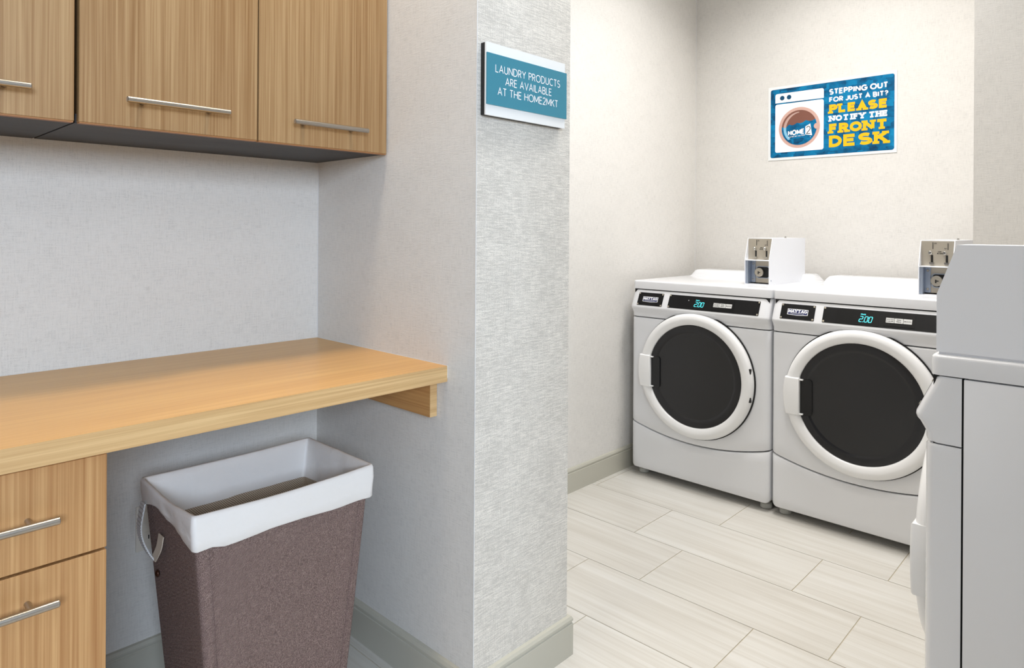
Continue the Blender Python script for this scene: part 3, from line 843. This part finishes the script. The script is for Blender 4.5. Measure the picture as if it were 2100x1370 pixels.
def machine(label, loc, rotz, mirror, bx0, by0, first_dot=True, DZ=.5215, bz=0.0):
    t_ = thing('laundry_machine', label, 'laundry machine', loc, rotz, 'white coin laundry machines')
    sx = -1 if mirror else 1
    obj('cabinet', bx(-.342, .342, .0560, .665, .034, .8915, bev=.0015), M['enamel'], t_, smooth=40)
    obj('chassis', bx(-.334, .334, .004, .062, .045, .8950), M['chassis'], t_)  # black core put in so the panel seams read as deep shade
    obj('lid', lid_bm(), M['enamel'], t_, smooth=50)
    obj('backsplash', ridge_bm(), M['enamel'], t_, smooth=50)
    co = obj('console', panel(console_rows), M['enamel'], t_, smooth=35)
    obj('front_panel', panel(front_rows), M['enamel'], t_, smooth=40)
    obj('kick_panel', panel(lower_rows), M['enamel'], t_, smooth=40)
    for fx in (-.305, .305):
        for fy in (.050, .610):
            obj('foot', lathe_z(new_bm(), [(.014, .036), (.014, .024), (.023, .020), (.025, .012), (.025, .002), (.022, 0.0)], fx, fy), M['foot'], t_, smooth=40)
    # door
    gap_ring = obj('door_seal', lathe_y(new_bm(), [(.270, YF - .0005), (.2845, YF - .0010), (.2845, YF - .004), (.270, YF - .005)], 0, DZ), M['rubber'], t_, smooth=40)  # black ring standing in for the shadow gap round the door
    dr = obj('door', lathe_y(new_bm(), [(.262, YF - .003), (.2785, YF - .004), (.2805, YF - .010), (.2795, YF - .018), (.2755, YF - .025), (.2685, YF - .0295), (.2590, YF - .0320), (.2520, YF - .0325), (.2420, YF - .0300), (.2325, YF - .0268), (.2300, YF - .0240), (.2290, YF - .0180)], 0, DZ), M['door_plastic'], t_, smooth=40)
    obj('glass', lathe_y(new_bm(), [(DRG + .001, YF - .0190), (.2270, YF - .0215), (.2050, YF - .0215), (.1990, YF - .0205), (.1930, YF - .0180)], 0, DZ), M['glass'], dr, smooth=30)
    obj('glass_centre', lathe_y(new_bm(), [(.1930, YF - .0180), (.1800, YF - .0172), (.10, YF - .0172), (.002, YF - .0172)], 0, DZ, cap=True), M['glass_in'], dr, smooth=30)
    # grip: a raised block across the ring with a dark finger well beside it
    def fx(a, c): return (min(a * sx, c * sx), max(a * sx, c * sx))
    x0, x1 = fx(-.281, -.2160)
    h0, h1 = DZ - .0815, DZ + .0685
    grip = []
    for k in range(9):
        z = h0 + (h1 - h0) * k / 8
        grip.append((-math.sqrt(.2815 ** 2 - (z - DZ) ** 2), z))
    poly = [(-.2165, h0), (-.2165, h1)] + grip[::-1]
    b = prism(new_bm(), poly, lambda a, c, y_: (a * sx, y_, c), YF - .006, YF - .0370)
    es = [e for e in b.edges if all(abs(v.co.y - (YF - .0370)) < 1e-6 for v in e.verts)]
    bmesh.ops.bevel(b, geom=es, offset=.006, segments=4, profile=.5, affect='EDGES')
    obj('grip', b, M['door_plastic'], dr, smooth=40)
    pw = rrect(-.222, -.1700, h0 + .004, h1 - .004, .010)
    obj('finger_well', prism(new_bm(), pw, lambda a, c, y_: (a * sx, y_, c), YF - .010, YF - .0235), M['recess'], dr)
    ri = rrect(-.222, -.1712, h0 + .0052, h1 - .0052, .009)
    for zz in (h0 + .004, h1 - .009):
        x0, x1 = fx(-.2165, -.2030)
        obj('grip_lug', bx(x0, x1, YF - .034, YF - .022, zz, zz + .005, bev=.001, seg=1), M['door_plastic'], dr)
    for zz in (DZ + .0615, DZ - .0585):
        xr = math.sqrt(.2800 ** 2 - (zz - DZ) ** 2)
        x0, x1 = fx(xr - .012, xr - .001)
        obj('hinge_cover', bx(x0, x1, YF - .0265, YF - .016, zz - .011, zz + .011, bev=.001, seg=1), M['rubber'], dr)
    # slanted control face
    p0, p1 = Vector((0, -.0295, .815)), Vector((0, .0005, .880))
    cp = Plane(p0, (1, 0, 0), p1 - p0)
    hgt = (p1 - p0).length
    e_ = .0045
    npl = obj('name_plate', cp.slab(rrect(-.3035, -.1680, e_, hgt - e_ + .0015, .002), .0002, .0018), M['panel_black'], t_)
    for a in (-.2985, -.1730):
        for c in (e_ + .005, hgt - e_ - .0035):
            obj('screw', cp.slab(circ(a, c, .0038, 12), .0018, .0032), M['brass_screw'], npl)
    ew, eh, eu, ev = .082, .0255, -.2760, .0225
    shield = [(eu, ev + .0015), (eu + ew * .5, ev - .0015), (eu + ew, ev + .0015), (eu + ew, ev + eh), (eu, ev + eh)]
    obj('emblem', cp.slab(shield, .0018, .0026), M['print_white'], npl)
    i_ = .0018
    obj('emblem_field', cp.flat([[(eu + i_, ev + .0032), (eu + ew * .5, ev + .0004), (eu + ew - i_, ev + .0032), (eu + ew - i_, ev + eh - i_), (eu + i_, ev + eh - i_)]], .0028), M['print_navy'], npl)
    obj('lettering', cp.flat(text_polys('MAYTAG', .0130, .0030, ew - .008, track=.06, slab=.0016, u0=eu + .004, v0=ev + .0100, serif=2.0), .0030), M['print_white'], npl)
    obj('lettering', cp.flat(text_polys('COMMERCIAL', .0036, .0008, ew - .028, track=.25, u0=eu + .014, v0=ev + .0040), .0030), M['print_grey'], npl)
    cpl = obj('control_panel', cp.slab(rrect(-.1365, .2985, e_, hgt - e_ + .0015, .002), .0002, .0018), M['panel_black'], t_)
    for a in (-.1315, .2935):
        for c in (e_ + .005, hgt - e_ - .0035):
            obj('screw', cp.slab(circ(a, c, .0038, 12), .0018, .0032), M['brass_screw'], cpl)
    obj('display_window', cp.slab(rrect(-.085, .066, e_ + .002, hgt - e_ - .0005, .001), .0018, .0024), M['display'], cpl)
    seg = []
    def digit(u, segs, w=.0105, h=.0215, v=.0200):
        L = {'a': [(0, h), (w, h)], 'b': [(w, h), (w, h / 2)], 'c': [(w, h / 2), (w, 0)], 'd': [(0, 0), (w, 0)], 'e': [(0, 0), (0, h / 2)], 'f': [(0, h / 2), (0, h)], 'g': [(0, h / 2), (w, h / 2)]}
        for s_ in segs:
            (a, c), (e, f) = L[s_]
            d = Vector((e - a, f - c)).normalized() * .0006
            seg.extend(stroke_polys([(u + a + d.x + .16 * c, v + c + d.y), (u + e - d.x + .16 * f, v + f - d.y)], .0024))
    digit(-.0030, 'abged'); digit(.0150, 'abcdef'); digit(.0300, 'abcdef')
    seg.append([(.0098, .0188), (.0122, .0188), (.0122, .0212), (.0098, .0212)])
    seg += text_polys('PRICE', .0050, .0013, .0180, track=.2, u0=.0015, v0=.0470)
    obj('digits', cp.flat(seg, .0026), M['digits'], cpl)
    if first_dot:
        obj('indicator', cp.flat([[(-.036, .045), (-.032, .045), (-.034, .050)]], .0026), M['print_white'], cpl)
    obj('button_bezel', cp.slab(rrect(.082, .186, e_ + .008, hgt - e_ - .006, .001), .0018, .0026), M['display'], cpl)
    for k, (w1, w2) in enumerate((('WHITES', '& COLORS'), ('PERM', 'PRESS'), ('DELICATES', None))):
        a = .0900 + k * .0292
        bt = obj('button', cp.slab(rrect(a, a + .0278, .0255, .0440, .001), .0026, .0040), M['print_grey'], cpl)
    pr = []
    for k, (w1, w2) in enumerate((('WHITES', '& COLORS'), ('PERM', 'PRESS'), ('DELICATES', None))):
        a = .0900 + k * .0292
        for wi, word in enumerate((w1, w2)):
            if not word: continue
            wd = {'PERM': .014, 'PRESS': .016}.get(word, .0235)
            pr += text_polys(word, .0042, .0009, wd, track=.2, u0=a + (.0278 - wd) / 2, v0=(.0360 if wi == 0 else .0290) if w2 else .0325)
    obj('button_lettering', cp.flat(pr, .0042), M['print_black'], cpl)
    # coin box on the lid
    bw, bd, bh = .1145, .415, .2100
    z0 = .9335 + bz
    prof = [(0, 0), (bd, 0), (bd, bh), (.034, bh), (0, .1130)]
    b = new_bm()
    for a in (0, bw - .003):
        prism(b, prof, lambda p, q, x_: (bx0 + x_, by0 + p, z0 + q), a, a + .003)
    box(b, bx0 + .003, bx0 + bw - .003, by0 + .034, by0 + bd, z0 + bh - .003, z0 + bh)
    box(b, bx0 + .003, bx0 + bw - .003, by0 + bd - .003, by0 + bd, z0, z0 + bh - .003)
    box(b, bx0 + .003, bx0 + bw - .003, by0, by0 + .060, z0 + .1090, z0 + .1130)
    box(b, bx0 + .003, bx0 + bw - .003, by0, by0 + .050, z0, z0 + .005)
    if bz: box(b, bx0 + .002, bx0 + bw - .002, by0 + .004, by0 + bd, z0 - bz, z0)
    cb = obj('coin_box', b, M['box_paint'], t_)
    obj('top_stud', lathe_z(new_bm(), [(.004, z0 + bh + .007), (.0045, z0 + bh + .001), (.007, z0 + bh), (.007, z0 + bh - .001)], bx0 + bw - .030, by0 + .25), M['chrome'], cb, smooth=40)
    if not mirror: obj('side_screw', tube(new_bm(), [(bx0 + bw - .0005, by0 + .018, z0 + .022), (bx0 + bw + .0014, by0 + .018, z0 + .022)], .0032, 10), M['zinc'], cb)
    uy = by0 + .032
    up_ = obj('coin_plate', bx(bx0 + .003, bx0 + bw - .003, uy, uy + .003, z0 + .113, z0 + bh - .003), M['plate'], cb)
    fp = Plane((bx0, uy, z0), (1, 0, 0), (0, 0, 1))
    sl = []
    for a, v0_ in ((.0420, .1770), (.0915, .1745)):
        sl.append([(a - .0012, v0_), (a + .0012, v0_), (a + .0012, v0_ + .025), (a - .0012, v0_ + .025)])
    for a in (.0390, .0880):
        sl.append(rrect(a - .0038, a + .0038, .1270, .1540, .001))
    sl += text_polys('COIN', .0042, .0011, .0115, track=.2, u0=.0585, v0=.1645) + text_polys('RETURN', .0042, .0011, .0175, track=.2, u0=.0560, v0=.1580)
    sl += text_polys('25', .0048, .0010, .0075, track=.2, u0=.0465, v0=.1960) + text_polys('$1', .0052, .0010, .0075, track=.2, u0=.0800, v0=.1765)
    obj('coin_slots', fp.flat(sl, .0006), M['print_black'], cb)
    for a in (.0340, .0810):
        obj('return_knob', tube(new_bm(), [(bx0 + a, uy, z0 + .1625), (bx0 + a, uy - .009, z0 + .1625), (bx0 + a, uy - .011, z0 + .1625)], [.0068, .0068, .005], 14), M['chrome'], cb, smooth=40)
    for a in (.0390, .0880):
        obj('return_cup', prism(new_bm(), [(-.0065, 0), (.0065, 0), (.0072, .008), (-.0072, .008)], lambda p, q, y_: (bx0 + a + p, y_, z0 + .1190 + q), uy, uy - .010), M['chrome'], cb)
    ly_ = by0 + .042
    obj('lock_plate', bx(bx0 + .014, bx0 + bw - .003, ly_, ly_ + .004, z0 + .010, z0 + .107), M['plate'], cb)
    obj('side_rail', bx(bx0 + .014, bx0 + .034, ly_ - .004, ly_, z0 + .010, z0 + .107, bev=.001, seg=1), M['zinc'], cb)
    obj('inner_cheek', bx(bx0 + .003, bx0 + .014, by0 + .006, ly_ + .004, z0 + .006, z0 + .108), M['zinc'], cb)
    lp = Plane((bx0, ly_, z0), (1, 0, 0), (0, 0, 1))
    obj('lock_well', lp.slab(rrect(.036, .100, .030, .084, .012), .0002, .0040), M['zinc'], cb)
    obj('lock_recess', lp.slab(rrect(.040, .097, .033, .081, .011), .0040, .0046), M['chassis'], cb)
    lx_, lz_ = bx0 + .055, z0 + .0565
    obj('lock_cylinder', tube(new_bm(), [(lx_, ly_ - .004, lz_), (lx_, ly_ - .016, lz_), (lx_, ly_ - .018, lz_)], [.0200, .0200, .0180], 28), M['lock'], cb, smooth=40)
    kp = Plane((lx_, ly_ - .018, lz_), (1, 0, 0), (0, 0, 1))
    obj('keyhole', kp.flat([[(-.004, -.008), (.001, -.008), (.001, -.002), (.008, -.002), (.008, .002), (.001, .002), (.001, .005), (-.004, .005)]], .0004), M['print_black'], cb)
    for zz in (.0235, .0945):
        obj('rivet', tube(new_bm(), [(bx0 + .0240, ly_ - .004, z0 + zz), (bx0 + .0240, ly_ - .007, z0 + zz)], [.0058, .0046], 14), M['chrome'], cb, smooth=40)
    return t_
def lathe_z(bm, prof, cx, cy, n=24):
    loft(bm, [[(cx + r * math.cos(2 * PI * k / n), cy + r * math.sin(2 * PI * k / n), z) for k in range(n)] for r, z in prof], True, True)
    bmesh.ops.recalc_face_normals(bm, faces=bm.faces)
    return bm
XD1, YD = -1.8384, 2.7326
machine('white front-loading machine tucked in the corner by the left wall', (XD1 + MW / 2, YD, 0), 0, False, .1590, .140)
machine('white front-loading machine under the poster, partly hidden at its right', (XD1 + MW * 1.5 + .007, YD, 0), 0, False, .1590, .140, False)
machine('near white machine seen side-on at the right edge of the picture', (-.3140, 1.5000 + MW / 2, 0), -PI / 2, True, .2170, .008, False, .497, .005)
